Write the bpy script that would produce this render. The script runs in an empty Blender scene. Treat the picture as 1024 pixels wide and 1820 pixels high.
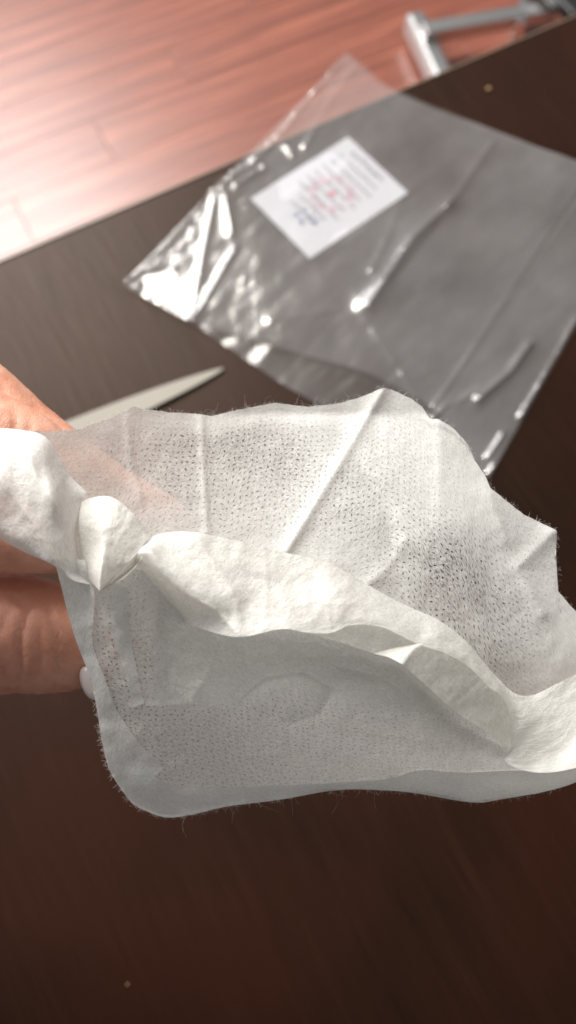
import bpy, bmesh, math, random
import numpy as np
from mathutils import Vector, noise
random.seed(7)
rng = np.random.RandomState(7)
S = bpy.context.scene
COL = S.collection

# ------------------------------------------------------------------ camera
FPX, CX, CY = 1500.0, 512.0, 910.0          # focal length and centre, in pixels of the 1024x1820 photograph
PITCH = math.radians(69)
CAM = np.array([0.0, 0.0, 1.22])
FW = np.array([0, math.cos(PITCH), -math.sin(PITCH)])
UP = np.array([0, math.sin(PITCH), math.cos(PITCH)])
RT = np.array([1.0, 0, 0])
cd = bpy.data.cameras.new('camera'); cam = bpy.data.objects.new('camera', cd); COL.objects.link(cam)
cam.location = CAM; cam.rotation_euler = (math.pi/2-PITCH, 0, 0)
cd.sensor_fit = 'VERTICAL'; cd.sensor_height = 24.0
cd.lens = 24.0*FPX/1820.0
cd.clip_start = 0.01; cd.clip_end = 50
cd.dof.use_dof = True; cd.dof.focus_distance = 0.194
cd.dof.aperture_fstop = (cd.lens/1000)/0.0026
S.camera = cam
S.view_settings.view_transform = 'Standard'; S.view_settings.look = 'None'
S.view_settings.exposure = 0.14; S.view_settings.gamma = 1
S.cycles.transparent_max_bounces = 24
S.cycles.max_bounces = 10; S.cycles.transmission_bounces = 8; S.cycles.diffuse_bounces = 4
S.cycles.sample_clamp_indirect = 6

# ------------------------------------------------------------------ light of the room
W = bpy.data.worlds.new('World'); S.world = W; W.use_nodes = True
W.node_tree.nodes['Background'].inputs[0].default_value = (0.98, 0.97, 0.965, 1)
W.node_tree.nodes['Background'].inputs[1].default_value = 0.215

def window_light(name, az, el, dist, w, h, power, col):
    a, e = math.radians(az), math.radians(el)
    t = Vector((0.02, 0.25, 0.95))
    d = Vector((math.sin(a)*math.cos(e), math.cos(a)*math.cos(e), math.sin(e)))
    L = bpy.data.lights.new(name, 'AREA'); L.shape = 'RECTANGLE'; L.size = w; L.size_y = h
    L.energy = power; L.color = col
    o = bpy.data.objects.new(name, L); COL.objects.link(o)
    o.location = t+d*dist; o.rotation_euler = d.to_track_quat('Z', 'Y').to_euler()
    return o
window_light('window_light', -42, 31, 3.2, 2.4, 1.7, 165, (1.0, 0.98, 0.97))
window_light('sunlit_window_light', -27, 50, 4.0, 0.95, 0.95, 150, (1.0, 0.95, 0.87))

# ------------------------------------------------------------------ helpers
def at(x, y, d):
    """pixel of the photograph and depth in metres -> place in the room"""
    return CAM + d*((x-CX)/FPX*RT + (CY-y)/FPX*UP + FW)
def on_plane(x, y, z):
    d = FW + (x-CX)/FPX*RT + (CY-y)/FPX*UP
    return CAM + (z-CAM[2])/d[2]*d
def link(o, parent=None):
    COL.objects.link(o)
    if parent: o.parent = parent
    return o
def mesh_obj(name, V, F, mat=None, parent=None, smooth=True, uv=None):
    me = bpy.data.meshes.new(name)
    me.from_pydata([tuple(map(float, v)) for v in V], [], [tuple(map(int, f)) for f in F]); me.update()
    if mat: me.materials.append(mat)
    if smooth: me.polygons.foreach_set('use_smooth', [True]*len(me.polygons))
    if uv is not None:
        l = me.uv_layers.new(name='UVMap')
        vi = np.zeros(len(me.loops), dtype=np.int32); me.loops.foreach_get('vertex_index', vi)
        l.data.foreach_set('uv', np.asarray(uv, dtype=np.float32)[vi].ravel())
    return link(bpy.data.objects.new(name, me), parent)
def tag(o, label=None, cat=None, group=None, kind=None):
    if label: o['label'] = label
    if cat: o['category'] = cat
    if group: o['group'] = group
    if kind: o['kind'] = kind
    return o
def empty(name, loc):
    o = bpy.data.objects.new(name, None); o.location = loc; o.empty_display_size = .02
    COL.objects.link(o); return o
def under(o, parent):
    """parent o, its vertices being in room coordinates"""
    o.parent = parent; o.matrix_parent_inverse = parent.matrix_basis.inverted(); return o
def box_bm(bm, c, sx, sy, sz, rz=0.0, bev=0.0):
    r = bmesh.ops.create_cube(bm, size=1.0)
    vs = r['verts']
    for v in vs:
        x, y, z = v.co.x*sx, v.co.y*sy, v.co.z*sz
        v.co = Vector((c[0]+x*math.cos(rz)-y*math.sin(rz), c[1]+x*math.sin(rz)+y*math.cos(rz), c[2]+z))
    if bev:
        es = {e for v in vs for e in v.link_edges}
        bmesh.ops.bevel(bm, geom=list(es), offset=bev, segments=3, profile=0.5, affect='EDGES')
def bm_obj(name, bm, mat, parent=None, smooth=False):
    me = bpy.data.meshes.new(name); bm.to_mesh(me); bm.free(); me.materials.append(mat)
    if smooth: me.polygons.foreach_set('use_smooth', [True]*len(me.polygons))
    return link(bpy.data.objects.new(name, me), parent)
def catmull(P, n):
    """P: (k,...) control rows, n samples, chordless Catmull-Rom with linear ends"""
    P = np.asarray(P, float); k = len(P)
    E = np.concatenate([[2*P[0]-P[1]], P, [2*P[-1]-P[-2]]])
    t = np.linspace(0, k-1, n); i = np.minimum(t.astype(int), k-2); u = t-i
    sh = (-1,)+(1,)*(P.ndim-1); u = u.reshape(sh)
    a, b, c, d = E[i], E[i+1], E[i+2], E[i+3]
    return .5*((2*b)+(c-a)*u+(2*a-5*b+4*c-d)*u**2+(-a+3*b-3*c+d)*u**3)
def fbm(x, y, s, seed, octs=3):
    v = 0.0; a = 1.0; f = 1.0/s
    for _ in range(octs):
        v += a*noise.noise(Vector((x*f, y*f, seed))); a *= .5; f *= 2.1
    return v
def sstep(a, b, x):
    t = np.clip((x-a)/(b-a), 0, 1); return t*t*(3-2*t)

def seg_dist(x, y, pts):
    """smallest distance from x, y (arrays) to a polyline, and side"""
    best = np.full(x.shape, 1e9)
    for (ax, ay), (bx, by) in zip(pts[:-1], pts[1:]):
        dx, dy = bx-ax, by-ay
        t = np.clip(((x-ax)*dx+(y-ay)*dy)/(dx*dx+dy*dy), 0, 1)
        best = np.minimum(best, np.hypot(x-ax-t*dx, y-ay-t*dy))
    return best

# ------------------------------------------------------------------ materials
def mat(name):
    m = bpy.data.materials.new(name); m.use_nodes = True
    nt = m.node_tree
    for n in list(nt.nodes): nt.nodes.remove(n)
    out = nt.nodes.new('ShaderNodeOutputMaterial')
    return m, nt, out
class G:
    """a few shorthands for writing node trees"""
    def __init__(s, nt): s.nt = nt
    def n(s, t, **k):
        o = s.nt.nodes.new(t)
        for a, b in k.items(): setattr(o, a, b)
        return o
    def set(s, node, key, v):
        i = node.inputs[key]
        if hasattr(v, 'links') or isinstance(v, bpy.types.NodeSocket): s.nt.links.new(v, i)
        else: i.default_value = v
    def math(s, op, a, b=None, c=None, clamp=False):
        o = s.n('ShaderNodeMath', operation=op, use_clamp=clamp); s.set(o, 0, a)
        if b is not None: s.set(o, 1, b)
        if c is not None: s.set(o, 2, c)
        return o.outputs[0]
    def vmath(s, op, a, b=None, scale=None):
        o = s.n('ShaderNodeVectorMath', operation=op); s.set(o, 0, a)
        if b is not None: s.set(o, 1, b)
        if scale is not None: s.set(o, 'Scale', scale)
        return o.outputs['Value' if op in ('LENGTH', 'DOT_PRODUCT') else 'Vector']
    def noise(s, vec, scale, detail=3, rough=.5, dist=0.0):
        o = s.n('ShaderNodeTexNoise'); s.set(o, 'Vector', vec); s.set(o, 'Scale', scale)
        s.set(o, 'Detail', detail); s.set(o, 'Roughness', rough); s.set(o, 'Distortion', dist)
        return o.outputs['Fac']
    def ramp(s, f, stops):
        o = s.n('ShaderNodeValToRGB'); s.set(o, 0, f); e = o.color_ramp.elements
        while len(e) < len(stops): e.new(.5)
        for q, (p, c) in zip(e, stops): q.position = p; q.color = c if len(c) == 4 else (*c, 1)
        return o.outputs[0]
    def mapr(s, f, a, b, c, d, clamp=True):
        o = s.n('ShaderNodeMapRange', clamp=clamp); s.set(o, 0, f)
        for i, v in enumerate((a, b, c, d)): s.set(o, i+1, v)
        return o.outputs[0]
    def mix(s, f, a, b):
        o = s.n('ShaderNodeMixShader'); s.set(o, 0, f); s.nt.links.new(a, o.inputs[1]); s.nt.links.new(b, o.inputs[2]); return o.outputs[0]
    def mixc(s, f, a, b, bt='MIX'):
        o = s.n('ShaderNodeMix', data_type='RGBA', blend_type=bt)
        s.set(o, 0, f); s.set(o, 6, a); s.set(o, 7, b); return o.outputs[2]
    def bump(s, h, strength=1.0, dist=.001):
        o = s.n('ShaderNodeBump'); s.set(o, 'Height', h); s.set(o, 'Strength', strength); s.set(o, 'Distance', dist); return o.outputs[0]
    def mapping(s, vec, sc=(1, 1, 1), rot=(0, 0, 0)):
        o = s.n('ShaderNodeMapping'); s.set(o, 0, vec); o.inputs['Scale'].default_value = sc; o.inputs['Rotation'].default_value = rot; return o.outputs[0]

def cloth_material(name, clear=.26, dots=.62, dens=1.0, tint=(.90, .90, .875), gloss=.05, trans=.42, dark=.18, rnd=.5, relief=.00022):
    """thin spun cloth: scatters, lets light through, has gaps and pressed dashes where it is sheerer"""
    m, nt, out = mat(name); g = G(nt)
    uv = g.n('ShaderNodeUVMap').outputs[0]
    at_ = g.n('ShaderNodeAttribute', attribute_name='sheer').outputs['Fac']       # 0 opaque .. 1 see-through
    wv = g.n('ShaderNodeTexNoise'); g.set(wv, 'Vector', uv); g.set(wv, 'Scale', 260.0)
    wob = g.vmath('SCALE', g.vmath('SUBTRACT', wv.outputs['Color'], (.5, .5, .5)), scale=.0011)
    uvw = g.vmath('ADD', uv, wob)
    # pressed dashes
    sc = 560.0/dens
    p = g.vmath('SCALE', uvw, scale=sc)
    vo = g.n('ShaderNodeTexVoronoi', voronoi_dimensions='2D', feature='F1'); g.set(vo, 'Vector', p); g.set(vo, 'Scale', 1.0); g.set(vo, 'Randomness', rnd)
    dlt = g.vmath('SUBTRACT', p, vo.outputs['Position'])
    wn = g.n('ShaderNodeTexWhiteNoise', noise_dimensions='2D'); g.set(wn, 'Vector', vo.outputs['Position'])
    ang = g.mapr(wn.outputs['Value'], 0, 1, -1.3, 1.5)
    rot = g.n('ShaderNodeVectorRotate', rotation_type='Z_AXIS'); g.set(rot, 'Vector', dlt); g.set(rot, 'Angle', ang)
    el = g.vmath('MULTIPLY', rot.outputs[0], (1.0, 2.5, 1.0))
    ln = g.vmath('LENGTH', el)
    sizes = g.mapr(g.noise(uv, 900, 1), .3, .7, .20, .36)
    dash = g.mapr(g.math('DIVIDE', ln, sizes), .62, 1.12, 1.0, 0.0)
    dash = g.math('MULTIPLY', dash, g.mapr(wn.outputs['Color'], .06, .35, .25, 1.0))
    # fibres
    f1 = g.noise(g.mapping(uvw, (1, .38, 1), (0, 0, .6)), 3300, 2, .6)
    f2 = g.noise(g.mapping(uvw, (.38, 1, 1), (0, 0, .35)), 3000, 2, .6)
    fib = g.math('MULTIPLY', g.math('ADD', f1, f2), .5)
    cloud = g.noise(uv, 95, 3, .55)
    gap = g.mapr(fib, .38, .60, 1.5, .4)
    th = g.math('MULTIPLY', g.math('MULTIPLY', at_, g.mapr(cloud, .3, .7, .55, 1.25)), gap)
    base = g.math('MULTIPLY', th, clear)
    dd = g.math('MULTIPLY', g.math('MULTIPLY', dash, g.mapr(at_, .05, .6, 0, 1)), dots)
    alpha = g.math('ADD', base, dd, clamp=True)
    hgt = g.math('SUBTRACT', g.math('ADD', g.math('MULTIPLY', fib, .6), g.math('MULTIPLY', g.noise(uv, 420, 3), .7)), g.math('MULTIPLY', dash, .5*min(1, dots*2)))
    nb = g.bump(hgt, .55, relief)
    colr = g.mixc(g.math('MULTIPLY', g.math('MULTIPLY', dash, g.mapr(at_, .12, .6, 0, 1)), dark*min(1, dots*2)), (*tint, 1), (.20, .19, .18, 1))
    colr = g.mixc(1.0, colr, g.ramp(g.math('ADD', g.math('MULTIPLY', fib, .6), g.math('MULTIPLY', g.noise(uv, 1100, 3, .6), .4)), [(.40, (.86, .86, .85)), (.56, (1, 1, 1))]), 'MULTIPLY')
    di = g.n('ShaderNodeBsdfDiffuse'); g.set(di, 'Color', colr); g.set(di, 'Normal', nb)
    tr = g.n('ShaderNodeBsdfTranslucent'); g.set(tr, 'Color', colr); g.set(tr, 'Normal', nb)
    gl = g.n('ShaderNodeBsdfGlossy'); g.set(gl, 'Roughness', .34); g.set(gl, 'Normal', nb)
    body = g.mix(trans, di.outputs[0], tr.outputs[0])
    body = g.mix(gloss, body, gl.outputs[0])
    tp = g.n('ShaderNodeBsdfTransparent')
    nt.links.new(g.mix(alpha, body, tp.outputs[0]), out.inputs[0])
    return m
M_back = cloth_material('spun_cloth_sheer', .46, .50, .84, gloss=.015, trans=.38, rnd=.34)
M_front = cloth_material('spun_cloth_front', .42, .30, .86, gloss=.07, trans=.34, dark=1.6, relief=.0006)
M_plain = cloth_material('spun_cloth_plain', .10, .0, 1.0, gloss=.03, trans=.24, relief=.0005)
M_flap = cloth_material('spun_cloth_hem', .06, .0, 1.0, tint=(.88, .87, .83), gloss=.03, trans=.46, relief=.0006)

M_facing = cloth_material('spun_cloth_facing', .75, .0, 1.0, gloss=.03, trans=.5)

def principled(name, col, rough=.5, metal=0.0, **k):
    m, nt, out = mat(name); g = G(nt)
    b = g.n('ShaderNodeBsdfPrincipled'); g.set(b, 'Base Color', (*col, 1)); g.set(b, 'Roughness', rough); g.set(b, 'Metallic', metal)
    for a, v in k.items(): g.set(b, a.replace('_', ' '), v)
    nt.links.new(b.outputs[0], out.inputs[0]); return m, g, b

def wood_table():
    m, g, b = principled('dark_veneer', (.05, .03, .02), .34)
    co = g.n('ShaderNodeTexCoord').outputs['Object']
    s = g.mapping(co, (26, 1.6, 1)); n1 = g.noise(s, 3.2, 5, .62, .6)
    n2 = g.noise(g.mapping(co, (160, 5, 1)), 4, 3, .6)
    n3 = g.noise(co, 7, 2)
    f = g.math('ADD', g.math('MULTIPLY', n1, .62), g.math('MULTIPLY', n2, .38))
    c = g.ramp(f, [(.30, (.0058, .0022, .0010)), (.52, (.0118, .0042, .0018)), (.72, (.0195, .0072, .0032))])
    c = g.mixc(g.mapr(n3, .36, .66, 0, .6), c, (.026, .0066, .0032, 1))
    g.set(b, 'Base Color', c)
    g.set(b, 'Roughness', g.mapr(n2, .3, .7, .42, .50)); g.set(b, 'Specular IOR Level', .17); g.set(b, 'Specular Tint', (1.0, .80, .68, 1))
    g.set(b, 'Normal', g.bump(f, .25, .0004))
    return m
M_table = wood_table()

def wood_floor():
    m, g, b = principled('red_laminate', (.3, .1, .05), .3)
    co = g.n('ShaderNodeTexCoord').outputs['Object']
    oi = g.n('ShaderNodeObjectInfo').outputs['Random']
    off = g.vmath('ADD', co, g.vmath('SCALE', (3.1, 7.7, 1.3), scale=g.math('MULTIPLY', oi, 9)))
    n1 = g.noise(g.mapping(off, (.6, 20, 1)), 3.2, 4, .6, .3)
    n2 = g.noise(g.mapping(off, (3, 95, 1)), 3, 3, .6)
    f = g.math('ADD', g.math('MULTIPLY', n1, .6), g.math('MULTIPLY', n2, .4))
    c = g.ramp(f, [(.38, (.13, .032, .016)), (.5, (.205, .056, .032)), (.62, (.34, .115, .068))])
    c = g.mixc(g.mapr(oi, 0, 1, 0, .2), c, (.19, .044, .022, 1))
    g.set(b, 'Base Color', c); g.set(b, 'Roughness', g.mapr(f, .3, .7, .42, .3)); g.set(b, 'Coat Weight', 1.0); g.set(b, 'Coat Roughness', .38)
    g.set(b, 'Normal', g.bump(f, .3, .0006))
    return m
M_floor = wood_floor()
M_gap, _, _ = principled('dark_joint', (.15, .042, .026), .6)

def film_material(name, veil=.07, rough=.10):
    m, nt, out = mat(name); g = G(nt)
    uv = g.n('ShaderNodeUVMap').outputs[0]
    h = g.noise(g.mapping(uv, (1, .35, 1)), 26, 4, .6, 1.2)
    nb = g.bump(h, .35, .0014)
    lw = g.n('ShaderNodeLayerWeight'); g.set(lw, 'Blend', .5); g.set(lw, 'Normal', nb)
    fr = g.math('ADD', g.math('MULTIPLY', g.math('POWER', lw.outputs['Facing'], 4.0), .6), .065)
    tp = g.n('ShaderNodeBsdfTransparent'); g.set(tp, 'Color', (.965, .965, .965, 1))
    di = g.n('ShaderNodeBsdfDiffuse'); g.set(di, 'Color', (.88, .86, .86, 1))
    gl = g.n('ShaderNodeBsdfGlossy'); g.set(gl, 'Roughness', rough); g.set(gl, 'Normal', nb)
    v = g.math('MULTIPLY', g.mapr(g.noise(uv, 14, 3, .55), .3, .7, .7, 1.3), veil)
    a = g.mix(v, tp.outputs[0], di.outputs[0])
    nt.links.new(g.mix(g.math('MULTIPLY', fr, 1.0, clamp=True), a, gl.outputs[0]), out.inputs[0])
    return m
M_film = film_material('clear_film', .062, .15)
M_film2 = film_material('clear_film_lower', .07, .18)

def skin_material():
    m, g, b = principled('skin', (.6, .34, .24), .46)
    co = g.n('ShaderNodeTexCoord').outputs['Object']
    n1 = g.noise(co, 90, 4, .6); n2 = g.noise(co, 22, 2)
    vo = g.n('ShaderNodeTexVoronoi', feature='DISTANCE_TO_EDGE'); g.set(vo, 'Vector', g.vmath('ADD', co, g.vmath('SCALE', g.n('ShaderNodeTexNoise').outputs['Color'], scale=.0))); g.set(vo, 'Scale', 900)
    c = g.ramp(n1, [(.3, (.54, .22, .14)), (.55, (.67, .34, .235)), (.75, (.75, .44, .33))])
    c = g.mixc(g.mapr(n2, .4, .7, 0, .5), c, (.62, .28, .21, 1))
    g.set(b, 'Base Color', c); g.set(b, 'Subsurface Weight', .22)
    b.inputs['Subsurface Radius'].default_value = (.005, .0018, .0009); g.set(b, 'Subsurface Scale', 1.0)
    hh = g.math('ADD', g.math('MULTIPLY', g.mapr(vo.outputs['Distance'], 0, .12, 0, 1), .35), n1)
    g.set(b, 'Normal', g.bump(hh, .4, .0003))
    return m
M_skin = skin_material()
M_nail, _, _ = principled('nail', (.66, .58, .56), .16, 0, Coat_Weight=.6)

# ------------------------------------------------------------------ table
TZ = 0.74
A = on_plane(0, 465, TZ); B = on_plane(1024, 28, TZ)
ta = math.atan2(B[1]-A[1], B[0]-A[0])
bm = bmesh.new(); box_bm(bm, (0, -.40, -.016), 1.9, .80, .032, 0, .0022)
M_t = M_table
top = bm_obj('dining_table', bm, M_t)
top.location = (float(A[0]+.28*math.cos(ta)), float(A[1]+.28*math.sin(ta)), TZ); top.rotation_euler = (0, 0, ta)
tag(top, 'dark brown wooden table top with straight edge, lying under the clear bag', 'table')
# trim along the far edge, a little proud; paler colour paints the edge highlight
M_edge_highlight, _, _ = principled('edge_trim_highlight', (.20, .14, .10), .35)
bm = bmesh.new(); box_bm(bm, (0, .0012, -.0035), 1.9, .0016, .006, 0, .0005)
bm_obj('edge_strip', bm, M_edge_highlight, top)
for sx in (-.88, .88):
    for sy in (-.06, -.74):
        bm = bmesh.new(); box_bm(bm, (sx, sy, -.385), .055, .055, .705, 0, .003)
        bm_obj('leg', bm, M_t, top)

# ------------------------------------------------------------------ floor
FA = math.radians(27.5)
bm = bmesh.new(); box_bm(bm, (0, 0, -.03), 9, 9, .04, 0)
floor = bm_obj('floor', bm, M_gap); floor['kind'] = 'structure'
floor.rotation_euler = (0, 0, FA)
PW, PL = .1085, .92
bm = bmesh.new(); box_bm(bm, (0, 0, -.005), PL-.0006, PW-.0007, .010, 0, .0007)
pm = None
for r in range(-16, 16):
    y = 1.235+r*PW
    for k in range(-3, 5):
        x = .255+.2*r+PL*(k+.5) - PL*round((.2*r)/PL)
        if not (-1.3 < x < 2.9 and .0 < y < 2.6): continue
        if pm is None:
            o = bm_obj('plank', bm, M_floor, floor); pm = o.data
        else:
            o = link(bpy.data.objects.new('plank', pm), floor)
        o.location = (x, y, random.uniform(-.0003, .0003))

# ------------------------------------------------------------------ chair base on the floor
M_steel, gS, bS = principled('brushed_steel', (.62, .62, .62), .34, 1.0)
M_chrome, _, _ = principled('bright_steel', (.80, .80, .82), .22, 1.0)
M_black, _, _ = principled('black_plastic', (.012, .013, .013), .4)
def fl(x, y, z=0.0): return on_plane(x, y, z)
ch = empty('metal_chair', tuple(fl(960, 30)))
tag(ch, 'grey steel chair base standing on the red floor beyond the table edge', 'chair')
def bar(name, p, q, w, h, m, bev=.002):
    p, q = np.array(p), np.array(q); mid = (p+q)/2; L = np.linalg.norm((q-p)[:2])
    bm = bmesh.new(); box_bm(bm, (0, 0, 0), L, w, h, 0, bev)
    o = bm_obj(name, bm, m); o.location = Vector(mid); o.rotation_euler = (0, 0, math.atan2(q[1]-p[1], q[0]-p[0]))
    return under(o, ch)
zt = .034
p1, p2 = fl(734, 36, zt), fl(790, 157, zt)
bar('foot_bar', p1, p2, .040, .045, M_steel, .010)
q1, q2 = fl(752, 60, .062), fl(985, 19, .062)
bar('cross_bar', q1, q2, .030, .028, M_steel, .003)
bar('back_foot', fl(920, 60, .045), fl(948, -70, .045), .022, .05, M_chrome, .004)
bm = bmesh.new(); box_bm(bm, (0, 0, 0), .026, .03, .40, 0, .004)
o = bm_obj('upright', bm, M_steel); o.location = Vector(fl(1080, -60, .24)); under(o, ch)
bm = bmesh.new(); box_bm(bm, (0, 0, 0), .11, .14, .03, 0, .006)
o = bm_obj('seat_shell', bm, M_black); o.location = Vector(fl(1020, -22, .10)); o.rotation_euler = (0, 0, .5); under(o, ch)

# ------------------------------------------------------------------ knife on the table
def outline_blade():
    tip, heel = on_plane(398, 656, TZ), on_plane(60, 800, TZ)
    L = np.linalg.norm(heel-tip); return tip, heel, L
tip, heel, L = outline_blade()
M_blade, gb, bb = principled('satin_blade', (.22, .20, .165), .6, .1)
M_handle, _, _ = principled('black_handle', (.02, .02, .02), .4)
kn = empty('knife', tuple(tip)); ka = math.atan2(heel[1]-tip[1], heel[0]-tip[0]); kn.rotation_euler = (0, 0, ka)
tag(kn, 'pale pointed blade of a knife lying on the table behind the cloth', 'knife')
V, F = [], []
N = 30
for i in range(N+1):
    t = i/N; x = L*t
    wd = .0090*(1-(1-t)**2.3)**.75+.0004
    up, lo = wd*.95, -wd*(.85+.15*t)
    hh = .0005+.0012*min(1, t*3)
    V += [(x, up, .0013+hh), (x, lo, .0013), (x, up, .0008), (x, lo, .0008)]
    if i:
        a, b = 4*(i-1), 4*i
        F += [(a, a+1, b+1, b), (a+2, b+2, b+3, a+3), (a, b, b+2, a+2), (a+1, a+3, b+3, b+1)]
F += [(0, 2, 3, 1), (4*N, 4*N+1, 4*N+3, 4*N+2)]
mesh_obj('blade', V, F, M_blade, kn, smooth=False)
bm = bmesh.new(); box_bm(bm, (L+.05, 0, .008), .105, .018, .014, 0, .005); bm_obj('handle', bm, M_handle, kn, True)

# crumb
bm = bmesh.new(); bmesh.ops.create_icosphere(bm, subdivisions=2, radius=.0019)
for v in bm.verts: v.co *= 1+.3*noise.noise(v.co*900); v.co.z *= .6
M_crumb, _, _ = principled('crumb', (.26, .16, .07), .7)
o = bm_obj('crumb', bm, M_crumb, None, True); o.location = Vector(on_plane(869, 158, TZ+.001))
tag(o, 'tiny light tan crumb on the bare dark table near its edge', 'crumb')
o = link(bpy.data.objects.new('crumb', o.data)); o.location = Vector(on_plane(227, 1750, TZ+.0005)); o.scale = (.35, .35, .35)
tag(o, 'tiny pale speck on the dark table at the bottom of the picture', 'crumb')

# ------------------------------------------------------------------ printed card
cc = [on_plane(x, y, TZ+.0012) for x, y in ((447, 355), (620, 245), (723, 336), (550, 463))]
cen = sum(cc)/4; cu = cc[1]-cc[0]; LU = np.linalg.norm(cu); LV = np.linalg.norm(cc[3]-cc[0]); ca = math.atan2(cu[1], cu[0])
M_paper, gp, bp = principled('paper', (.58, .58, .62), .7)
card = empty('printed_card', tuple(cen)); card.rotation_euler = (0, 0, ca)
tag(card, 'white printed paper card with a round red stamp inside the clear bag', 'card')
bm = bmesh.new(); box_bm(bm, (0, 0, 0), LU, LV, .0005, 0); bm_obj('paper_sheet', bm, M_paper, card)
def ink(name, quads, col):
    V, F = [], []
    for q in quads:
        n = len(V); V += [(x, y, .00045) for x, y in q]; F.append(tuple(range(n, n+len(q))))
    m, _, _ = principled(name+'_ink', col, .8)
    return mesh_obj(name, V, F, m, card, False)
r_ = random.Random(3)
def glyphs(x0, x1, y, h, gap=.25, pitch=None):
    q = []; x = x0; pitch = pitch or h
    while x < x1-h*.5:
        if r_.random() > .08:
            for _ in range(4):      # strokes of one character
                if r_.random() < .5:
                    yy = y+r_.uniform(0, .85)*h; w = h*r_.uniform(.4, .8); xx = x+r_.uniform(0, h*.8-w)
                    q.append([(xx, yy), (xx+w, yy), (xx+w, yy+h*.13), (xx, yy+h*.13)])
                else:
                    xx = x+r_.uniform(0, .7)*h; w = h*r_.uniform(.5, .9)
                    q.append([(xx, y), (xx+h*.12, y), (xx+h*.12, y+w), (xx, y+w)])
        x += pitch*(1+gap*.2)
    return q
# the text runs across the short side, as the card lies turned in the bag
lines = []
def rot(q): return [[(b, -a) for a, b in p] for p in q]
for k in range(9):
    u = LU*.42-k*LU*.085
    if k in (0,): seg = (-.30, .26, .0048)
    elif k in (7, 8): seg = (-.2, .22, .0034)
    else: seg = (-.36, .30-.05*(k % 2), .0030)
    lines += rot(glyphs(seg[0]*LV, seg[1]*LV, u-.002, seg[2]))
ink('printed_text', lines, (.10, .10, .14))
# blue-grey seal square
ink('printed_emblem', rot(glyphs(-.05*LV, .24*LV, -LU*.36, .006))+rot(glyphs(-.05*LV, .24*LV, -LU*.28, .006)), (.12, .16, .34))
red = []
sc_ = (.002, 0.000)
for k in range(40):
    if k % 8 == 7 or r_.random() < .22: continue
    a0, a1 = k/40*2*math.pi, (k+.9)/40*2*math.pi
    for ra, rb in ((.0165, .0169), (.0105+.003*r_.random(), .0125+.003*r_.random())):
        red.append([(sc_[0]+rr*math.cos(aa), sc_[1]+rr*math.sin(aa)) for rr, aa in ((ra, a0), (rb, a0), (rb, a0+(a1-a0)*(1 if ra > .016 else .6)), (ra, a0+(a1-a0)*(1 if ra > .016 else .6)))])
star = []
for k in range(10):
    rr = .0042 if k % 2 == 0 else .0018
    star.append((sc_[0]+rr*math.cos(k*math.pi/5), sc_[1]+rr*math.sin(k*math.pi/5)))
o = ink('red_stamp', red+[star], (.62, .20, .27))
for v in o.data.vertices: v.co.z += .00015

# ------------------------------------------------------------------ clear film bag
bag = empty('plastic_bag', tuple(on_plane(600, 480, TZ)))
tag(bag, 'clear crinkled plastic bag lying flat over the table corner with a card inside', 'bag')
RIDGES = [  # pixel polyline, height mm, width px
    ([(875, 255), (795, 372)], 2.6, 12), ([(800, 365), (735, 425), (655, 545)], 7.0, 19), ([(785, 395), (700, 500)], -1.2, 12),
    ([(385, 330), (365, 430), (340, 572)], 2.2, 6), ([(418, 440), (385, 500), (342, 574)], 2.4, 6), ([(400, 350), (412, 420)], 2.4, 7),
    ([(560, 165), (500, 240), (440, 300), (392, 330)], 3.0, 8), ([(640, 110), (590, 180), (540, 260)], 2.6, 7), ([(600, 120), (560, 165)], 2.0, 7),
    ([(500, 250), (520, 275)], 2.4, 6), ([(455, 285), (470, 300), (420, 330)], 2.4, 6), ([(385, 335), (300, 430), (225, 505)], 2.2, 7),
    ([(265, 480), (310, 478)], 1.6, 6), ([(225, 500), (245, 512)], 3.0, 8), ([(655, 575), (700, 640), (745, 712)], .8, 9),
    ([(560, 460), (620, 430), (735, 335)], 1.0, 14), ([(720, 338), (690, 420), (660, 480)], 1.3, 12), ([(340, 574), (500, 622), (740, 714)], .9, 8),
    ([(480, 570), (600, 550)], .8, 10), ([(620, 240), (660, 260)], 1.0, 12),
    ([(940, 615), (905, 665), (850, 712)], 6.5, 11), ([(850, 695), (790, 725), (770, 745)], 2.5, 9),
    ([(1024, 570), (985, 640), (955, 690), (925, 740)], 3.2, 6), ([(895, 770), (868, 812)], 2.8, 7), ([(880, 826), (868, 842)], 3, 7),
    ([(1040, 345), (900, 530), (771, 722)], .9, 8)]
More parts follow.
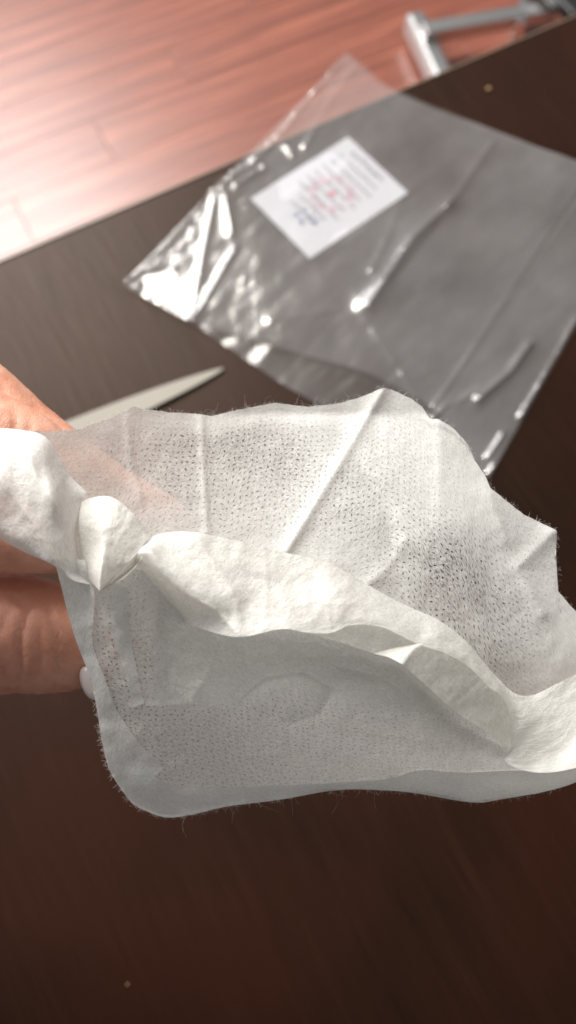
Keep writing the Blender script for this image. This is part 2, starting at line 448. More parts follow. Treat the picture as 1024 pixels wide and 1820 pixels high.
def film(name, ctrl, nu, nv, z0, m, ridges=True, amp=1.0, seed=0., crink=True):
    C_ = catmull(catmull(np.array(ctrl, float), nv).transpose(1, 0, 2), nu).transpose(1, 0, 2)
    X, Y = C_[..., 0], C_[..., 1]; H = C_[..., 2]/1000.0
    h = np.zeros_like(X)
    if ridges:
        for pts, hh, w in RIDGES:
            d = seg_dist(X, Y, pts); h += hh/1000*.62*amp*np.exp(-np.abs(d/(w*.75))**1.1)*(1.0 if w > 9.5 else np.clip(.35+1.6*np.abs(np.sin(X*.031+Y*.023+hh)), 0, 1.15))
    nz = np.zeros_like(X)
    for i in range(X.shape[0]):
        for j in range(X.shape[1]):
            x, y = X[i, j], Y[i, j]
            u, v = (x*.78+y*-.62), (x*.62+y*.78)
            nz[i, j] = fbm(u*.6, v, 90, seed, 3)*.0008+abs(fbm(u*.25+v*.08, v, 45, seed+31, 2))*.0006
            if crink:
                e = math.exp(-abs((x-218)*.718+(y-505)*.696)/40.0)  # crinkled towards the gathered upper left edge
                nz[i, j] += (abs(fbm(u*.28, v, 24, seed+9, 2))*.0024+abs(fbm(u*.8+v*.5, v*.25-u*.1, 40, seed+19, 2))*.0014)*e
    h = h+nz
    V = np.array([on_plane(X[i, j], Y[i, j], TZ+z0+H[i, j]) + np.array([0, 0, h[i, j]]) for i in range(X.shape[0]) for j in range(X.shape[1])])
    V[:, 2] = np.maximum(V[:, 2], TZ+z0*.6)
    n = X.shape[1]; F = [(i*n+j, i*n+j+1, (i+1)*n+j+1, (i+1)*n+j) for i in range(X.shape[0]-1) for j in range(n-1)]
    o = mesh_obj(name, V, F, m, None, True, V[:, :2]); return under(o, bag)
film('upper_film', [[(218, 505, 0), (300, 430, 1), (392, 322, 2), (470, 262, 2), (545, 175, 3), (612, 92, 2)],
                    [(280, 542, 0), (400, 450, 0), (480, 370, 0), (550, 300, 0), (620, 215, 0), (642, 112, 0)],
                    [(350, 576, 0), (480, 500, 0), (560, 430, 0), (640, 340, 0), (690, 250, 0), (704, 160, 0)],
                    [(500, 620, 0), (600, 540, 0), (680, 450, 0), (760, 350, 0), (820, 270, 0), (860, 224, 0)],
                    [(650, 662, 0), (720, 590, 0), (790, 490, 0), (860, 390, 0), (920, 310, 0), (950, 258, 0)],
                    [(768, 724, 0), (830, 635, 0), (900, 530, 0), (960, 440, 0), (1010, 365, 0), (1050, 296, 0)]],
     230, 230, .0042, M_film, seed=1.)
film('lower_film', [[(219, 507, 0), (345, 375, 0), (480, 235, 0), (618, 100, 0)],
                    [(345, 577, 0), (500, 470, 0), (600, 330, 0), (702, 165, 0)],
                    [(540, 705, 0), (700, 560, 0), (820, 400, 0), (880, 233, 0)],
                    [(700, 770, 0), (820, 620, 0), (930, 450, 0), (1040, 292, 0)],
                    [(868, 852, 0), (990, 640, 0), (1070, 500, 0), (1180, 345, 0)]],
     230, 230, .0016, M_film2, amp=.8, seed=5., crink=False)
film('side_flap', [[(770, 722, 0), (850, 605, 0), (940, 475, 0), (1055, 300, 0)],
                   [(800, 765, 0), (890, 640, 0), (985, 500, 0), (1090, 350, 0)],
                   [(868, 850, 0), (950, 700, 0), (1030, 560, 0), (1150, 400, 0)]],
     160, 90, .0030, M_film, seed=8., crink=False)

# ------------------------------------------------------------------ the cloth pouch
K = .85
cloth = empty('cloth_pouch', tuple(at(520, 1100, .19)))
tag(cloth, 'white perforated nonwoven cloth pouch held open by the hand above the table', 'pouch')
def resample(P, n):
    P = np.array(P, float); d = np.r_[0, np.cumsum(np.hypot(*(P[1:, :2]-P[:-1, :2]).T))]
    return np.stack([np.interp(np.linspace(0, d[-1], n), d, P[:, k]) for k in range(P.shape[1])], 1)
def smooth_curve(P, n):
    C_ = catmull(np.array(P, float), len(P)*12); return resample(C_, n)
def patch(name, C_, mat_, sheer, creases=(), amp=.5, scale=90, seed=0., fine=.10, linear=False, nu=None, nv=None, extra=None, parent=cloth, conform=None, depthf=None, crumple=0., cscale=60.):
    """C_: control grid rows x cols of (px, py, depth mm). thin: function(X, Y, t) or number"""
    C_ = np.array(C_, float)
    nv = nv or C_.shape[0]*10; nu = nu or C_.shape[1]*12
    Q = catmull(catmull(C_, nv).transpose(1, 0, 2), nu).transpose(1, 0, 2)
    X, Y, D = Q[..., 0], Q[..., 1], Q[..., 2].copy()
    if depthf is not None: D = depthf(X, Y)
    for pts, hh, w in creases:
        D -= hh*np.exp(-(seg_dist(X, Y, pts)/w)**1.15)
    for i in range(nv):
        for j in range(nu):
            x, y = X[i, j], Y[i, j]
            D[i, j] += amp*fbm(x, y, scale, seed, 3)+fine*fbm(x, y, 22, seed+3, 2)
            if crumple:      # faceted creasing of stiff thin cloth
                D[i, j] += crumple*(abs(noise.noise(Vector((x/cscale, y/cscale, seed+11))))+.5*abs(noise.noise(Vector((x/cscale*2.3+y/cscale, y/cscale*1.9, seed+17))))+.22*abs(noise.noise(Vector((x/cscale*5, y/cscale*5, seed+23)))))
    if conform is not None:                       # lie at a set distance from another panel
        PX, PY, PD, off = conform; PX, PY, PD = PX.ravel(), PY.ravel(), PD.ravel(); out_ = np.zeros(X.size)
        for k, (x, y) in enumerate(zip(X.ravel(), Y.ravel())):
            q = (PX-x)**2+(PY-y)**2; w = np.exp(-np.minimum((q-q.min())/50.0, 60)); out_[k] = (w*PD).sum()/w.sum()
        D = out_.reshape(X.shape)+off+.0*D
    V = np.array([at(X[i, j], Y[i, j], D[i, j]/1000) for i in range(nv) for j in range(nu)])
    G_ = V.reshape(nv, nu, 3)
    du = np.linalg.norm(G_[:, 1:]-G_[:, :-1], axis=2); dv = np.linalg.norm(G_[1:]-G_[:-1], axis=2)
    # even cloth coordinates: blend arc lengths measured both ways
    U = np.concatenate([np.zeros((nv, 1)), np.cumsum(du, 1)], 1); Vv = np.concatenate([np.zeros((1, nu)), np.cumsum(dv, 0)], 0)
    U = U-U[:, -1:]*.5
    uv = np.stack([U, Vv], -1).reshape(-1, 2)+seed*.013
    F = [(i*nu+j, i*nu+j+1, (i+1)*nu+j+1, (i+1)*nu+j) for i in range(nv-1) for j in range(nu-1)]
    o = mesh_obj(name, V, F, mat_, None, True, uv)
    a = o.data.attributes.new('sheer', 'FLOAT', 'POINT')
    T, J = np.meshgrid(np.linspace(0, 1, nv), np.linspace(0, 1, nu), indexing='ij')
    th = sheer(X, Y, T) if callable(sheer) else np.full(X.shape, float(sheer))
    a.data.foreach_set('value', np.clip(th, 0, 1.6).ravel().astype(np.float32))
    under(o, parent)
    return o, X, Y, D
def blob(X, Y, cx, cy, rx, ry, rot_=0.0):
    c, s = math.cos(rot_), math.sin(rot_); x, y = X-cx, Y-cy
    u, v = (x*c+y*s)/rx, (-x*s+y*c)/ry
    return np.exp(-(u*u+v*v))
# --- back panel (its inner face is seen)
RIM = [(-20, 765), (75, 767), (140, 763), (190, 745), (226, 729), (238, 723), (255, 727), (300, 733), (357, 736), (376, 740), (420, 729), (490, 716), (545, 723),
       (590, 719), (640, 707), (660, 698), (681, 689), (700, 694), (730, 708), (750, 722), (764, 744), (780, 745), (805, 760), (832, 790), (845, 820), (862, 845),
       (872, 868), (890, 882), (930, 914), (984, 940), (990, 943), (988, 985), (992, 1050), (1010, 1072), (1060, 1125), (1120, 1190), (1200, 1250)]
BOT = [(235, 1405), (262, 1425), (300, 1440), (345, 1436), (400, 1424), (450, 1412), (500, 1405), (566, 1395), (628, 1392), (725, 1397), (786, 1404), (838, 1412), (889, 1408),
       (960, 1398), (1012, 1384), (1060, 1362), (1120, 1330), (1200, 1285)]
NU = 260
rim = resample(RIM, NU); bot = smooth_curve(BOT, NU)
rim[:, 1] += np.array([1.6*noise.noise(Vector((x*.11, y*.11, 2))) for x, y in rim])
rows = []
for t in np.linspace(0, 1, 9):
    row = []
    for i in range(NU):
        s = i/(NU-1)
        x = rim[i, 0]*(1-t)+bot[i, 0]*t; y = rim[i, 1]*(1-t)+bot[i, 1]*t
        x += 48*math.sin(math.pi*t)*max(0, 1-s*4.5)
        rimd = 194+23*float(sstep(.05, .42, s))-7*s
        dep = rimd+(199.0+4*t-rimd)*math.sin(min(t, .55)/.55*math.pi/2)**1.2-2.5*math.sin(math.pi*min(1, t/.55))*0
        if t < .1: dep += 1.2
        row.append((x, y, dep))
    rows.append(row)
def sheer_shade_back(X, Y, T):
    v = .20+.62*blob(X, Y, 470, 800, 105, 62, .1)+.42*blob(X, Y, 330, 800, 95, 50)+.28*blob(X, Y, 430, 900, 130, 60)+.16*blob(X, Y, 220, 850, 120, 50, .5)  # dark shading of the panel put in as more see-through blobs
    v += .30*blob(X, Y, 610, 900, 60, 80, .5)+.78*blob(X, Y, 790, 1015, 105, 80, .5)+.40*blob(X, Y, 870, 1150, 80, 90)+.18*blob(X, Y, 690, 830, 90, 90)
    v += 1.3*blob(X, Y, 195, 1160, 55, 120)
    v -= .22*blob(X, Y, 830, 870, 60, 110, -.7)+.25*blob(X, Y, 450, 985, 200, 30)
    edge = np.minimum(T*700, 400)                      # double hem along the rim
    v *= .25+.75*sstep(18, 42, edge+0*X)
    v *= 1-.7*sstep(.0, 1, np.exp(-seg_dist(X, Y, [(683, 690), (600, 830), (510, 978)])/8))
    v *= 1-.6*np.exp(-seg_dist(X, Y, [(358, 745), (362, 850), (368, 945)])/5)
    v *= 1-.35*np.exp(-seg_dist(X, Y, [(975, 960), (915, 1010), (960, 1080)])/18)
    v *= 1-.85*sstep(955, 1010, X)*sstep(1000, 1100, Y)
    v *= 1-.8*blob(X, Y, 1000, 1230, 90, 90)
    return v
def back_depth(X, Y):
    yr = 735+np.where(X > 780, ((X-780)**1.25)*.30, 0)
    tt = np.clip((Y-yr)/340, 0, 1)
    rd = 194+24*sstep(20, 520, X)-9*sstep(500, 1150, X)
    return rd+(199.5-rd)*np.sin(tt*math.pi/2)+11*sstep(1130, 1400, Y)
bp_o, _, _, _ = patch('back_panel', rows, M_back, sheer_shade_back, depthf=back_depth,
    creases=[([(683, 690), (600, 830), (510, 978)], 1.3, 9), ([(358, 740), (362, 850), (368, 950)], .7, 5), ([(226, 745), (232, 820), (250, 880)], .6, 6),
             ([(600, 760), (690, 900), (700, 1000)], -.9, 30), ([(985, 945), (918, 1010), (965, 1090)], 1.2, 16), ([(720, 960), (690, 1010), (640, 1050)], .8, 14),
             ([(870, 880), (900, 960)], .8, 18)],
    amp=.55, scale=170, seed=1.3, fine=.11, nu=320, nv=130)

# --- front panel (outer face seen, in its own shade)
FTOP = [(96, 985), (150, 1003), (200, 1012), (262, 1015), (330, 1045), (420, 1085), (500, 1112), (566, 1131), (610, 1143), (653, 1158), (690, 1167), (716, 1181),
        (756, 1217), (807, 1262), (850, 1291), (892, 1318), (930, 1340), (1024, 1335), (1100, 1305), (1200, 1250)]
FBOT = [(233, 1426), (252, 1438), (280, 1449), (305, 1452), (345, 1447), (400, 1433), (450, 1424), (500, 1421), (545, 1408), (566, 1405), (628, 1402), (680, 1404), (725, 1407), (786, 1415), (838, 1425), (889, 1420),
        (960, 1409), (1012, 1394), (1060, 1370), (1120, 1338), (1200, 1295)]
LEFT = [(96, 985), (101, 1010), (118, 1080), (134, 1137), (157, 1193), (167, 1230), (174, 1270), (182, 1320), (193, 1365), (212, 1398), (233, 1426)]
ftop = smooth_curve(FTOP, NU); fbot = resample(FBOT, NU); left = resample(LEFT, 9)
fbot[:, 1] += np.array([2.0*noise.noise(Vector((x*.06, y*.06, 5))) for x, y in fbot])
rows = []
for a, t in enumerate(np.linspace(0, 1, 9)):
    row = []
    for i in range(NU):
        s = i/(NU-1)
        x = ftop[i, 0]*(1-t)+fbot[i, 0]*t; y = ftop[i, 1]*(1-t)+fbot[i, 1]*t
        w = math.exp(-(s/.10)**1.5)
        x0 = ftop[0, 0]*(1-t)+fbot[0, 0]*t; y0 = ftop[0, 1]*(1-t)+fbot[0, 1]*t
        x += (left[a, 0]-x0)*w; y += (left[a, 1]-y0)*w
        dep = 177+30*(t**1.1)-2.0*math.sin(math.pi*t)+2*math.exp(-(s/.06)**2)+9*(1-t)*float(sstep(860, 935, x))
        row.append((x, y, dep))
    rows.append(row)
FRONT_DEPTH = lambda y: 177+27*np.clip((y-1050)/380, 0, 1)**1.1
def sheer_front(X, Y, T):
    low = sstep(1235, 1300, Y)
    v = .10+.85*low
    v += .35*blob(X, Y, 500, 1250, 60, 30)+.75*blob(X, Y, 205, 1180, 42, 95)+.5*blob(X, Y, 250, 1130, 22, 90, -.1)
    v -= .45*blob(X, Y, 900, 1300, 130, 60)
    v *= 1-.5*sstep(25, 8, seg_dist(X, Y, FBOT))
    return v
_, fX, fY, fD = patch('front_panel', rows, M_front, sheer_front,
    creases=[([(235, 1258), (330, 1251), (430, 1262), (520, 1284), (570, 1270)], .5, 8), ([(430, 1240), (470, 1205), (540, 1195), (590, 1225), (570, 1265), (520, 1284)], 1.6, 13),
             ([(600, 1185), (680, 1205), (725, 1240)], 1.0, 18), ([(390, 1140), (370, 1200), (340, 1245)], .7, 14), ([(165, 1060), (165, 1147), (203, 1254), (269, 1345)], .5, 6),
             ([(700, 1385), (746, 1369), (817, 1373), (899, 1370)], .5, 6)],
    amp=.9, scale=85, seed=4.1, fine=.14, nu=300, nv=120)

# --- hem facing lying behind the upper front panel: makes it closer and greyer
def strip(name, c0, c1, mat_, dep, sheer=.15, n=60, seed=0., amp=.2, rows_=4, **k):
    a, b = smooth_curve(c0, n), smooth_curve(c1, n); R_ = []
    for t in np.linspace(0, 1, rows_):
        P = a*(1-t)+b*t
        R_.append([(p[0], p[1], dep(p[0], p[1], t)) for p in P[:, :2]])
    return patch(name, R_, mat_, sheer, amp=amp, seed=seed, nu=n*2, nv=rows_*8, **k)
strip('hem_facing', [(285, 1040), (330, 1055), (420, 1090), (500, 1116), (566, 1134), (653, 1161), (716, 1185), (756, 1221), (807, 1266), (892, 1322)],
      [(262, 1255), (330, 1251), (430, 1258), (500, 1240), (566, 1250), (653, 1300), (716, 1310), (756, 1320), (807, 1330), (892, 1345)],
      M_facing, lambda x, y, t: float(FRONT_DEPTH(y))+.9, sheer=lambda X, Y, T: .15+1.45*sstep(.35, 1, T), seed=2.2, conform=(fX, fY, fD, .8))
# --- overlaid seam strips (double cloth) a little proud of the front
strip('side_seam', [(97, 990), (101, 1012), (119, 1081), (135, 1138), (158, 1194), (168, 1231), (175, 1271), (183, 1321), (194, 1366), (213, 1399), (234, 1427)],
      [(150, 995), (167, 1050), (166, 1100), (165, 1147), (190, 1215), (203, 1254), (222, 1285), (239, 1310), (256, 1330), (269, 1345), (290, 1365)],
      M_plain, lambda x, y, t: 176.0+27*max(0, min(1, (y-1020)/400))**1.1-.4-.8*math.sin(math.pi*t), sheer=.6, seed=3.3, conform=(fX, fY, fD, -.75))
strip('inner_pleat', [(206, 1040), (196, 1080), (200, 1120), (214, 1170), (228, 1215), (236, 1258)], [(226, 1046), (228, 1075), (231, 1120), (239, 1170), (248, 1215), (256, 1250)],
      M_plain, lambda x, y, t: 176.4+27*max(0, min(1, (y-1020)/400))**1.1-1.2-.6*math.sin(math.pi*t), sheer=.6, seed=3.9, conform=(fX, fY, fD, -.45))
strip('bottom_hem', [(235, 1335), (262, 1368), (310, 1398), (400, 1400), (500, 1396), (600, 1391), (690, 1384), (746, 1369), (817, 1373), (899, 1370), (1024, 1364), (1110, 1325)],
      [(236, 1428), (258, 1440), (305, 1453), (400, 1434), (500, 1421), (600, 1404), (690, 1405), (746, 1411), (838, 1426), (889, 1421), (1012, 1395), (1120, 1339)],
      M_plain, lambda x, y, t: float(FRONT_DEPTH(y))-1.0-.5*math.sin(math.pi*t)+.4, sheer=.6, seed=6.1, conform=(fX, fY, fD, -.7))

# --- folded rim (bright flap turned outwards)
FL = [[(262, 960, 179), (240, 975, 176), (215, 1005, 178), (182, 1044, 181)],
      [(280, 950, 178), (268, 967, 174), (256, 985, 172), (222, 1044, 187)],
      [(310, 945, 177), (298, 980, 173.5), (284, 1013, 171), (252, 1066, 188)],
      [(345, 946, 176), (342, 995, 173.4), (328, 1048, 170.5), (298, 1094, 186)],
      [(390, 954, 176), (392, 1020, 173), (384, 1075, 170.3), (345, 1113, 177)],
      [(440, 965, 176), (445, 1020, 173.6), (440, 1078, 171.2), (421, 1132, 169.5)],
      [(500, 981, 176), (503, 1030, 173.6), (503, 1080, 171), (500, 1118, 169)],
      [(545, 990, 176), (547, 1035, 173.6), (547, 1080, 171), (545, 1124, 169)],
      [(590, 1003, 176), (592, 1045, 172.5), (592, 1085, 170.5), (588, 1125, 169.5)],
      [(640, 1031, 177), (640, 1062, 173.5), (636, 1090, 171), (625, 1111, 170)],
      [(690, 1060, 178), (688, 1083, 174.5), (684, 1102, 172), (679, 1115, 171)],
      [(735, 1082, 179), (738, 1105, 176), (742, 1126, 174), (746, 1146, 172.5)],
      [(778, 1101, 180), (782, 1122, 177), (785, 1142, 175), (787, 1159, 174)],
      [(827, 1138, 181), (830, 1155, 179), (832, 1170, 177), (832, 1184, 176)],
      [(858, 1174, 182), (862, 1190, 180), (866, 1205, 178), (868, 1220, 177)],
      [(882, 1202, 183), (886, 1215, 181), (889, 1227, 179), (891, 1238, 178)],
      [(915, 1232, 184), (914, 1250, 182), (911, 1264, 180), (907, 1276, 178)],
      [(948, 1235, 186), (936, 1275, 182), (922, 1298, 180), (908, 1320, 178)],
      [(990, 1215, 188), (958, 1295, 183), (928, 1328, 180), (899, 1353, 178)],
      [(1030, 1195, 190), (1004, 1305, 184), (975, 1346, 181), (945, 1372, 178)],
      [(1070, 1180, 191), (1050, 1290, 185), (1035, 1335, 181), (1010, 1368, 178)],
      [(1125, 1165, 192), (1115, 1260, 186), (1105, 1300, 183), (1095, 1338, 180)],
      [(1200, 1150, 193), (1195, 1220, 187), (1192, 1255, 185), (1188, 1290, 182)]]
FLr = [[FL[j][i] for j in range(len(FL))] for i in range(4)]
patch('folded_rim', FLr, M_flap, .5, creases=[([(256, 984), (284, 1016), (326, 1054), (382, 1084), (425, 1128)], 1.1, 9), ([(470, 965), (474, 1040), (471, 1120)], .2, 4), ([(586, 1010), (583, 1060), (588, 1120)], .14, 4), ([(352, 960), (420, 1060), (425, 1110)], .6, 12),
      ([(620, 1040), (700, 1085), (790, 1130)], .4, 12), ([(500, 1078), (560, 1070), (640, 1074)], .15, 8), ([(430, 1020), (500, 1040), (560, 1032)], -.2, 18)],
      amp=.35, scale=90, seed=7.7, fine=.06, crumple=.5, cscale=80., nu=300, nv=56)
# --- inside of the turned hem seen below the flap
patch('hem_underside', [[(480, 1105, 179), (560, 1112, 179), (620, 1095, 178), (680, 1105, 178), (746, 1130, 179), (800, 1150, 181), (860, 1190, 183), (900, 1240, 185), (915, 1320, 186)],
                        [(480, 1115, 179), (560, 1125, 179), (620, 1125, 178), (680, 1135, 178), (735, 1160, 179), (780, 1190, 181), (830, 1230, 183), (880, 1285, 185), (905, 1330, 186)],
                        [(480, 1135, 180.5), (560, 1145, 181), (620, 1160, 181), (670, 1175, 181), (715, 1195, 181), (750, 1225, 183), (800, 1270, 185), (860, 1310, 187), (895, 1345, 188)]],
      M_flap, .4, creases=[([(810, 1245), (870, 1195)], .4, 4), ([(860, 1290), (885, 1305)], .3, 5)], amp=.3, scale=50, seed=9.1, crumple=.8, cscale=60., nu=140, nv=40)
patch('fold_tip', [[(664, 1160.5, 174.5), (700, 1152, 173.5), (735, 1146, 172.6), (752, 1143, 172.4)],
                   [(664, 1161, 174), (698, 1158, 172.6), (726, 1158, 171.4), (742, 1156, 172)],
                   [(665, 1162, 173.6), (690, 1168, 171.6), (714, 1180, 169.8), (722, 1186, 171)]], M_flap, .3, amp=.1, seed=2., fine=.02)

# --- twist pulled down beside the hand
patch('twisted_fold', [[(140, 895, 182), (165, 884, 178), (200, 884, 177), (236, 912, 176), (268, 948, 177)],
                       [(128, 935, 182), (158, 925, 176), (186, 925, 173), (215, 940, 173), (258, 964, 174.5)],
                       [(132, 980, 182), (166, 975, 175), (184, 970, 171), (203, 980, 171), (240, 988, 172.5)],
                       [(150, 1018, 181), (168, 1017, 172), (179, 1014, 168), (192, 1016, 169.5), (212, 1014, 171.5)],
                       [(172, 1045, 172), (175, 1048, 170), (177, 1050, 168), (180, 1048, 169.5), (184, 1045, 172)]],
      M_flap, .2, creases=[([(178, 1045), (183, 960), (178, 890)], .7, 6)], amp=.2, scale=40, seed=5.5, fine=.06, crumple=.35, cscale=40., nu=90, nv=90)
patch('twisted_fold', [[(178, 1049, 170), (210, 1018, 171.5), (240, 990, 174), (268, 962, 177)],
                       [(178.5, 1050, 171), (214, 1024, 174), (240, 1003, 176), (262, 984, 176)],
                       [(179, 1051, 170.5), (216, 1030, 171.5), (240, 1008, 172), (256, 985, 171.5)]], M_flap, .2, amp=.1, seed=8.5, fine=.04)
# --- cloth drawn over the fingers; unseen left end added to shade the thumb
patch('gathered_side', [[(-420, 777, 187), (-240, 761, 185), (-110, 757, 184), (-20, 760, 184), (38, 764, 184), (80, 776, 184), (108, 815, 184), (126, 847, 184), (153, 873, 184)],
                        [(-420, 800, 181), (-240, 784, 179), (-110, 780, 178), (-20, 784, 177), (36, 790, 176), (74, 805, 176), (102, 838, 178), (122, 862, 180), (151, 884, 182)],
                        [(-420, 860, 177), (-240, 844, 175), (-110, 840, 174), (-20, 845, 172), (30, 850, 172.5), (68, 862, 172.5), (96, 882, 172), (120, 900, 176), (144, 915, 181)],
                        [(-420, 915, 177), (-240, 899, 175), (-110, 895, 174), (-20, 903, 172), (28, 915, 172.5), (64, 928, 172.5), (95, 940, 173), (120, 950, 175), (136, 955, 180)],
                        [(-420, 930, 181), (-240, 914, 179), (-110, 910, 178), (-20, 940, 176), (24, 960, 174), (58, 980, 174), (88, 996, 174), (122, 1010, 176), (150, 1015, 180)],
                        [(-420, 935, 187), (-240, 919, 185), (-110, 915, 184), (-20, 948, 183), (22, 970, 181), (58, 988, 178), (95, 1002, 176), (128, 1030, 176), (165, 1040, 179)]],
      M_plain, .9, creases=[([(0, 850), (60, 930), (95, 995)], 1.0, 14), ([(40, 770), (66, 850), (100, 900)], .7, 12), ([(-60, 800), (-10, 880), (30, 965)], .8, 14), ([(110, 850), (128, 920), (130, 1000)], .5, 10)], amp=.3, scale=110, seed=6.6, fine=.04, crumple=.45, cscale=110., nu=170, nv=110)

# --- stray fibres standing off the cut edges
def fibres(name, curve, n, lo, hi, seed, side, wid=.000030, dmm=None):
    r = random.Random(seed); P = resample(curve, 400); V, F = [], []
    for _ in range(n):
        i = r.randrange(2, 397); x, y = P[i, 0], P[i, 1]
        tx, ty = P[i+2, 0]-P[i-2, 0], P[i+2, 1]-P[i-2, 1]; l = math.hypot(tx, ty)+1e-6
        nx, ny = ty/l*side, -tx/l*side
        L_ = lo+(hi-lo)*r.random()**4
        a = math.atan2(ny, nx)+r.gauss(0, .75); cv = r.gauss(0, 1.5); d = dmm(x, y)
        px, py = x-nx*2, y-ny*2; pts = []
        steps = 6 if L_ < 22 else 12
        for k in range(steps):
            pts.append(at(px, py, d/1000)); a += cv/steps+r.gauss(0, .18); px += math.cos(a)*L_/steps; py += math.sin(a)*L_/steps; d += r.gauss(0, .25)
        b = len(V); w = wid*r.uniform(.6, 1.2)
        for k, p in enumerate(pts):
            ww = w*(1-.6*k/steps)
            for q in range(3):
                an = q*2.0944; V.append(p+ww*(math.cos(an)*RT+math.sin(an)*UP*.8+math.sin(an)*FW*.6))
            if k:
                for q in range(3): F.append((b+3*(k-1)+q, b+3*(k-1)+(q+1) % 3, b+3*k+(q+1) % 3, b+3*k+q))
    o = mesh_obj(name, V, F, M_fib, None, True); o['kind'] = 'stuff'; return under(o, cloth)
mF, ntF, outF = mat('loose_fibre'); gF = G(ntF)
dF = gF.n('ShaderNodeBsdfDiffuse'); dF.inputs[0].default_value = (.82, .80, .78, 1); tF = gF.n('ShaderNodeBsdfTransparent')
ntF.links.new(gF.mix(.3, dF.outputs[0], tF.outputs[0]), outF.inputs[0]); M_fib = mF
fibres('edge_fibres', RIM[1:-2], 1500, 3, 15, 1, 1, dmm=lambda x, y: 194+18*float(sstep(80, 520, x)))
fibres('edge_fibres', RIM[8:18], 26, 18, 48, 12, 1, wid=.000018, dmm=lambda x, y: 212)
fibres('edge_fibres', FBOT[:-3], 1200, 3, 17, 2, -1, dmm=lambda x, y: 206)
fibres('edge_fibres', FBOT[3:12], 26, 20, 62, 22, -1, wid=.000018, dmm=lambda x, y: 206)
fibres('edge_fibres', LEFT[5:], 420, 3, 16, 3, -1, dmm=lambda x, y: float(FRONT_DEPTH(y)))

# ------------------------------------------------------------------ the hand
def rings(chain, sub=14, seg=20):
    P = catmull(np.array(chain, float), (len(chain)-1)*sub+1)
    W3 = np.array([at(x, y, d/1000) for x, y, d, r in P]); R_ = P[:, 3]/1000
    V, F = [], []
    for i in range(len(W3)):
        T = W3[min(i+1, len(W3)-1)]-W3[max(i-1, 0)]; T /= np.linalg.norm(T)
        s = np.cross(T, FW); s /= np.linalg.norm(s); u = np.cross(s, T)
        for k in range(seg):
            a = 2*math.pi*k/seg; V.append(W3[i]+R_[i]*(math.cos(a)*s+math.sin(a)*u*.92))
        if i:
            for k in range(seg): F.append(((i-1)*seg+k, (i-1)*seg+(k+1) % seg, i*seg+(k+1) % seg, i*seg+k))
    # rounded ends
    for e, sg in ((0, -1), (len(W3)-1, 1)):
        T = (W3[1]-W3[0] if e == 0 else W3[-1]-W3[-2]); T /= np.linalg.norm(T)
        base = e*seg; prev = base; c = W3[e]
        for q in (1, 2, 3):
            an = q/4*math.pi/2; n0 = len(V)
            for k in range(seg): V.append(c+(V[base+k]-c)*math.cos(an)+sg*T*R_[e]*math.sin(an)*.9)
            for k in range(seg):
                f = (prev+k, prev+(k+1) % seg, n0+(k+1) % seg, n0+k); F.append(f if sg > 0 else f[::-1])
            prev = n0
        n0 = len(V); V.append(c+sg*T*R_[e]*.9)
        for k in range(seg):
            f = (prev+k, prev+(k+1) % seg, n0); F.append(f if sg > 0 else f[::-1])
    return V, F
CH = [  # px, py, depth mm, radius mm
    [(-330, 620, 230, 13), (-230, 590, 226, 11.5), (-110, 652, 222, 10.4), (-30, 708, 219, 9.8), (40, 768, 218, 9.3), (110, 822, 217, 9.0), (200, 884, 217, 8.3), (285, 925, 218, 7.2), (318, 940, 219, 5.5)],
    [(-330, 700, 222, 13), (-220, 705, 212, 11.5), (-120, 735, 207, 10.8), (-20, 772, 206, 10.8), (45, 800, 206, 9.8), (105, 845, 207, 9.0), (165, 895, 208, 8.4), (225, 950, 210, 7.6), (255, 978, 212, 6)],
    [(-360, 880, 226, 13), (-230, 890, 213, 11.8), (-110, 905, 208, 11.0), (-20, 938, 206, 10.4), (50, 952, 207, 9.6), (100, 962, 210, 8.5)],
    [(-360, 980, 238, 13), (-230, 1000, 240, 10.5), (-120, 1040, 241, 9.5), (-30, 1075, 242, 8.8), (50, 1090, 243, 7.5)],
    [(-420, 1130, 226, 19), (-300, 1165, 220, 18.5), (-150, 1148, 217, 17), (-60, 1130, 216, 16.5), (30, 1126, 216, 15.4), (95, 1136, 216, 14.4), (150, 1150, 217, 11.8), (185, 1160, 218, 8.5)],
    [(-1300, 1050, 262, 27), (-1000, 1000, 255, 26), (-760, 950, 245, 26), (-560, 880, 236, 26), (-420, 760, 232, 20), (-330, 650, 230, 13)],
    [(-760, 950, 245, 26), (-560, 900, 236, 26), (-420, 830, 230, 20), (-330, 710, 224, 13)],
    [(-760, 960, 245, 26), (-560, 940, 236, 25), (-440, 900, 230, 20), (-350, 880, 226, 13)],
    [(-760, 980, 245, 26), (-580, 990, 240, 25), (-450, 980, 238, 18), (-350, 980, 238, 13)],
    [(-760, 1000, 245, 25), (-600, 1060, 236, 24), (-500, 1110, 230, 20), (-400, 1140, 226, 18)]]
V, F = [], []
for c in CH:
    v, f = rings(c); n = len(V); V += v; F += [tuple(i+n for i in q) for q in f]
tmp = mesh_obj('person', V, F, M_skin)
md = tmp.modifiers.new('r', 'REMESH'); md.mode = 'VOXEL'; md.voxel_size = .0011; md.use_smooth_shade = True
ms = tmp.modifiers.new('s', 'SMOOTH'); ms.factor = .5; ms.iterations = 7
dg = bpy.context.evaluated_depsgraph_get(); me = bpy.data.meshes.new_from_object(tmp.evaluated_get(dg))
bpy.data.objects.remove(tmp)
nv_ = len(me.vertices); co = np.zeros(nv_*3); me.vertices.foreach_get('co', co); co = co.reshape(-1, 3)
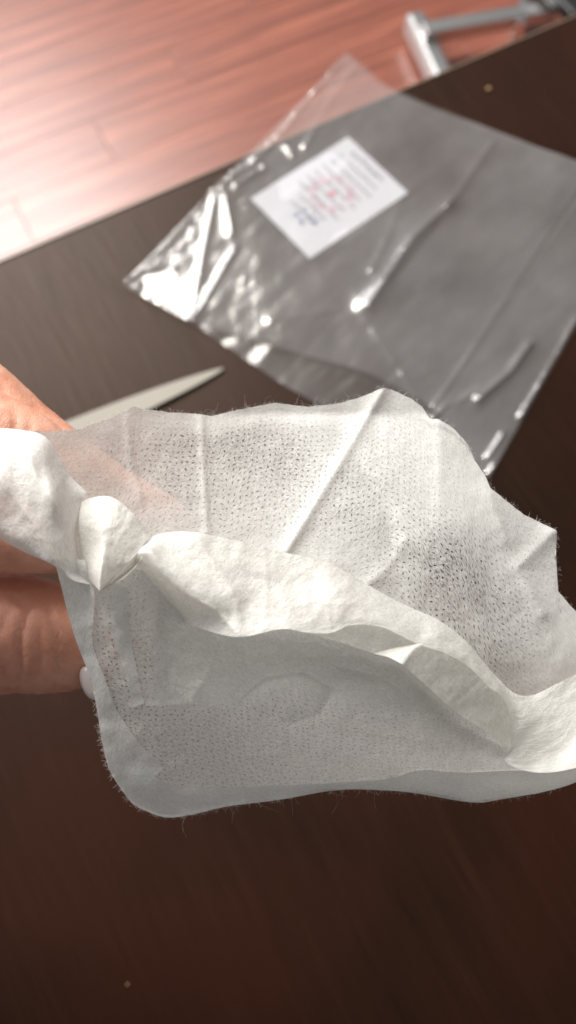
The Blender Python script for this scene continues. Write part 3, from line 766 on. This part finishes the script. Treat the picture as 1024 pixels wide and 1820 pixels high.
no = np.zeros(nv_*3, dtype=np.float32); me.vertex_normals.foreach_get('vector', no); no = no.reshape(-1, 3)
rel = co-CAM; dd = rel@FW; sx = CX+FPX*(rel@RT)/dd; sy = CY-FPX*(rel@UP)/dd
facing = np.clip(-(no@FW), 0, 1)
CREASE = [([(20, 1060), (50, 1085), (34, 1135), (36, 1190), (30, 1240)], .55, 5), ([(86, 1085), (101, 1125), (103, 1170), (98, 1225)], .5, 5), ([(70, 1120), (72, 1170), (60, 1225)], .35, 5),
          ([(0, 1120), (12, 1090)], .35, 6), ([(5, 1190), (20, 1235)], .4, 6), ([(50, 1200), (58, 1235)], .4, 5), ([(-40, 1080), (-20, 1130), (-25, 1200)], .5, 6), ([(120, 1150), (118, 1210)], .3, 5),
          ([(0, 690), (30, 730), (20, 800)], .25, 6), ([(60, 720), (50, 770)], .2, 5)]
dis = np.zeros(nv_)
for pts, hh, w in CREASE: dis -= 1.7*hh*np.exp(-(seg_dist(sx, sy, pts)/w)**2)*facing
dis += np.array([.16*noise.noise(Vector(c)*420)+.10*noise.noise(Vector(c)*1100) for c in co])
co = co+no*(dis[:, None]/1000)
hb = empty('person', tuple(at(-500, 900, .236)))
tag(hb, 'bare hand reaching in and gripping the side of the white cloth pouch', 'person')
me.vertices.foreach_set('co', co.ravel()); me.materials.clear(); me.materials.append(M_skin)
me.polygons.foreach_set('use_smooth', [True]*len(me.polygons)); me.update()
ho = bpy.data.objects.new('hand', me); COL.objects.link(ho); under(ho, hb)
# thumb nail peeping out beside the pouch
bm = bmesh.new(); bmesh.ops.create_uvsphere(bm, u_segments=28, v_segments=18, radius=1.0)
for v in bm.verts:
    x, y, z = v.co
    v.co = Vector((x*.0031, y*.0044, z*.0017+.0006*(1-x*x)))
nl = bm_obj('fingernail', bm, M_nail, None, True)
nl.location = Vector(at(163, 1213, .2075)); 
from mathutils import Matrix
nl.rotation_euler = (Matrix((RT, UP, -FW)).transposed().to_euler())
nl.rotation_euler.rotate_axis('Z', math.radians(20)); nl.rotation_euler.rotate_axis('Y', math.radians(-30))
under(nl, hb)
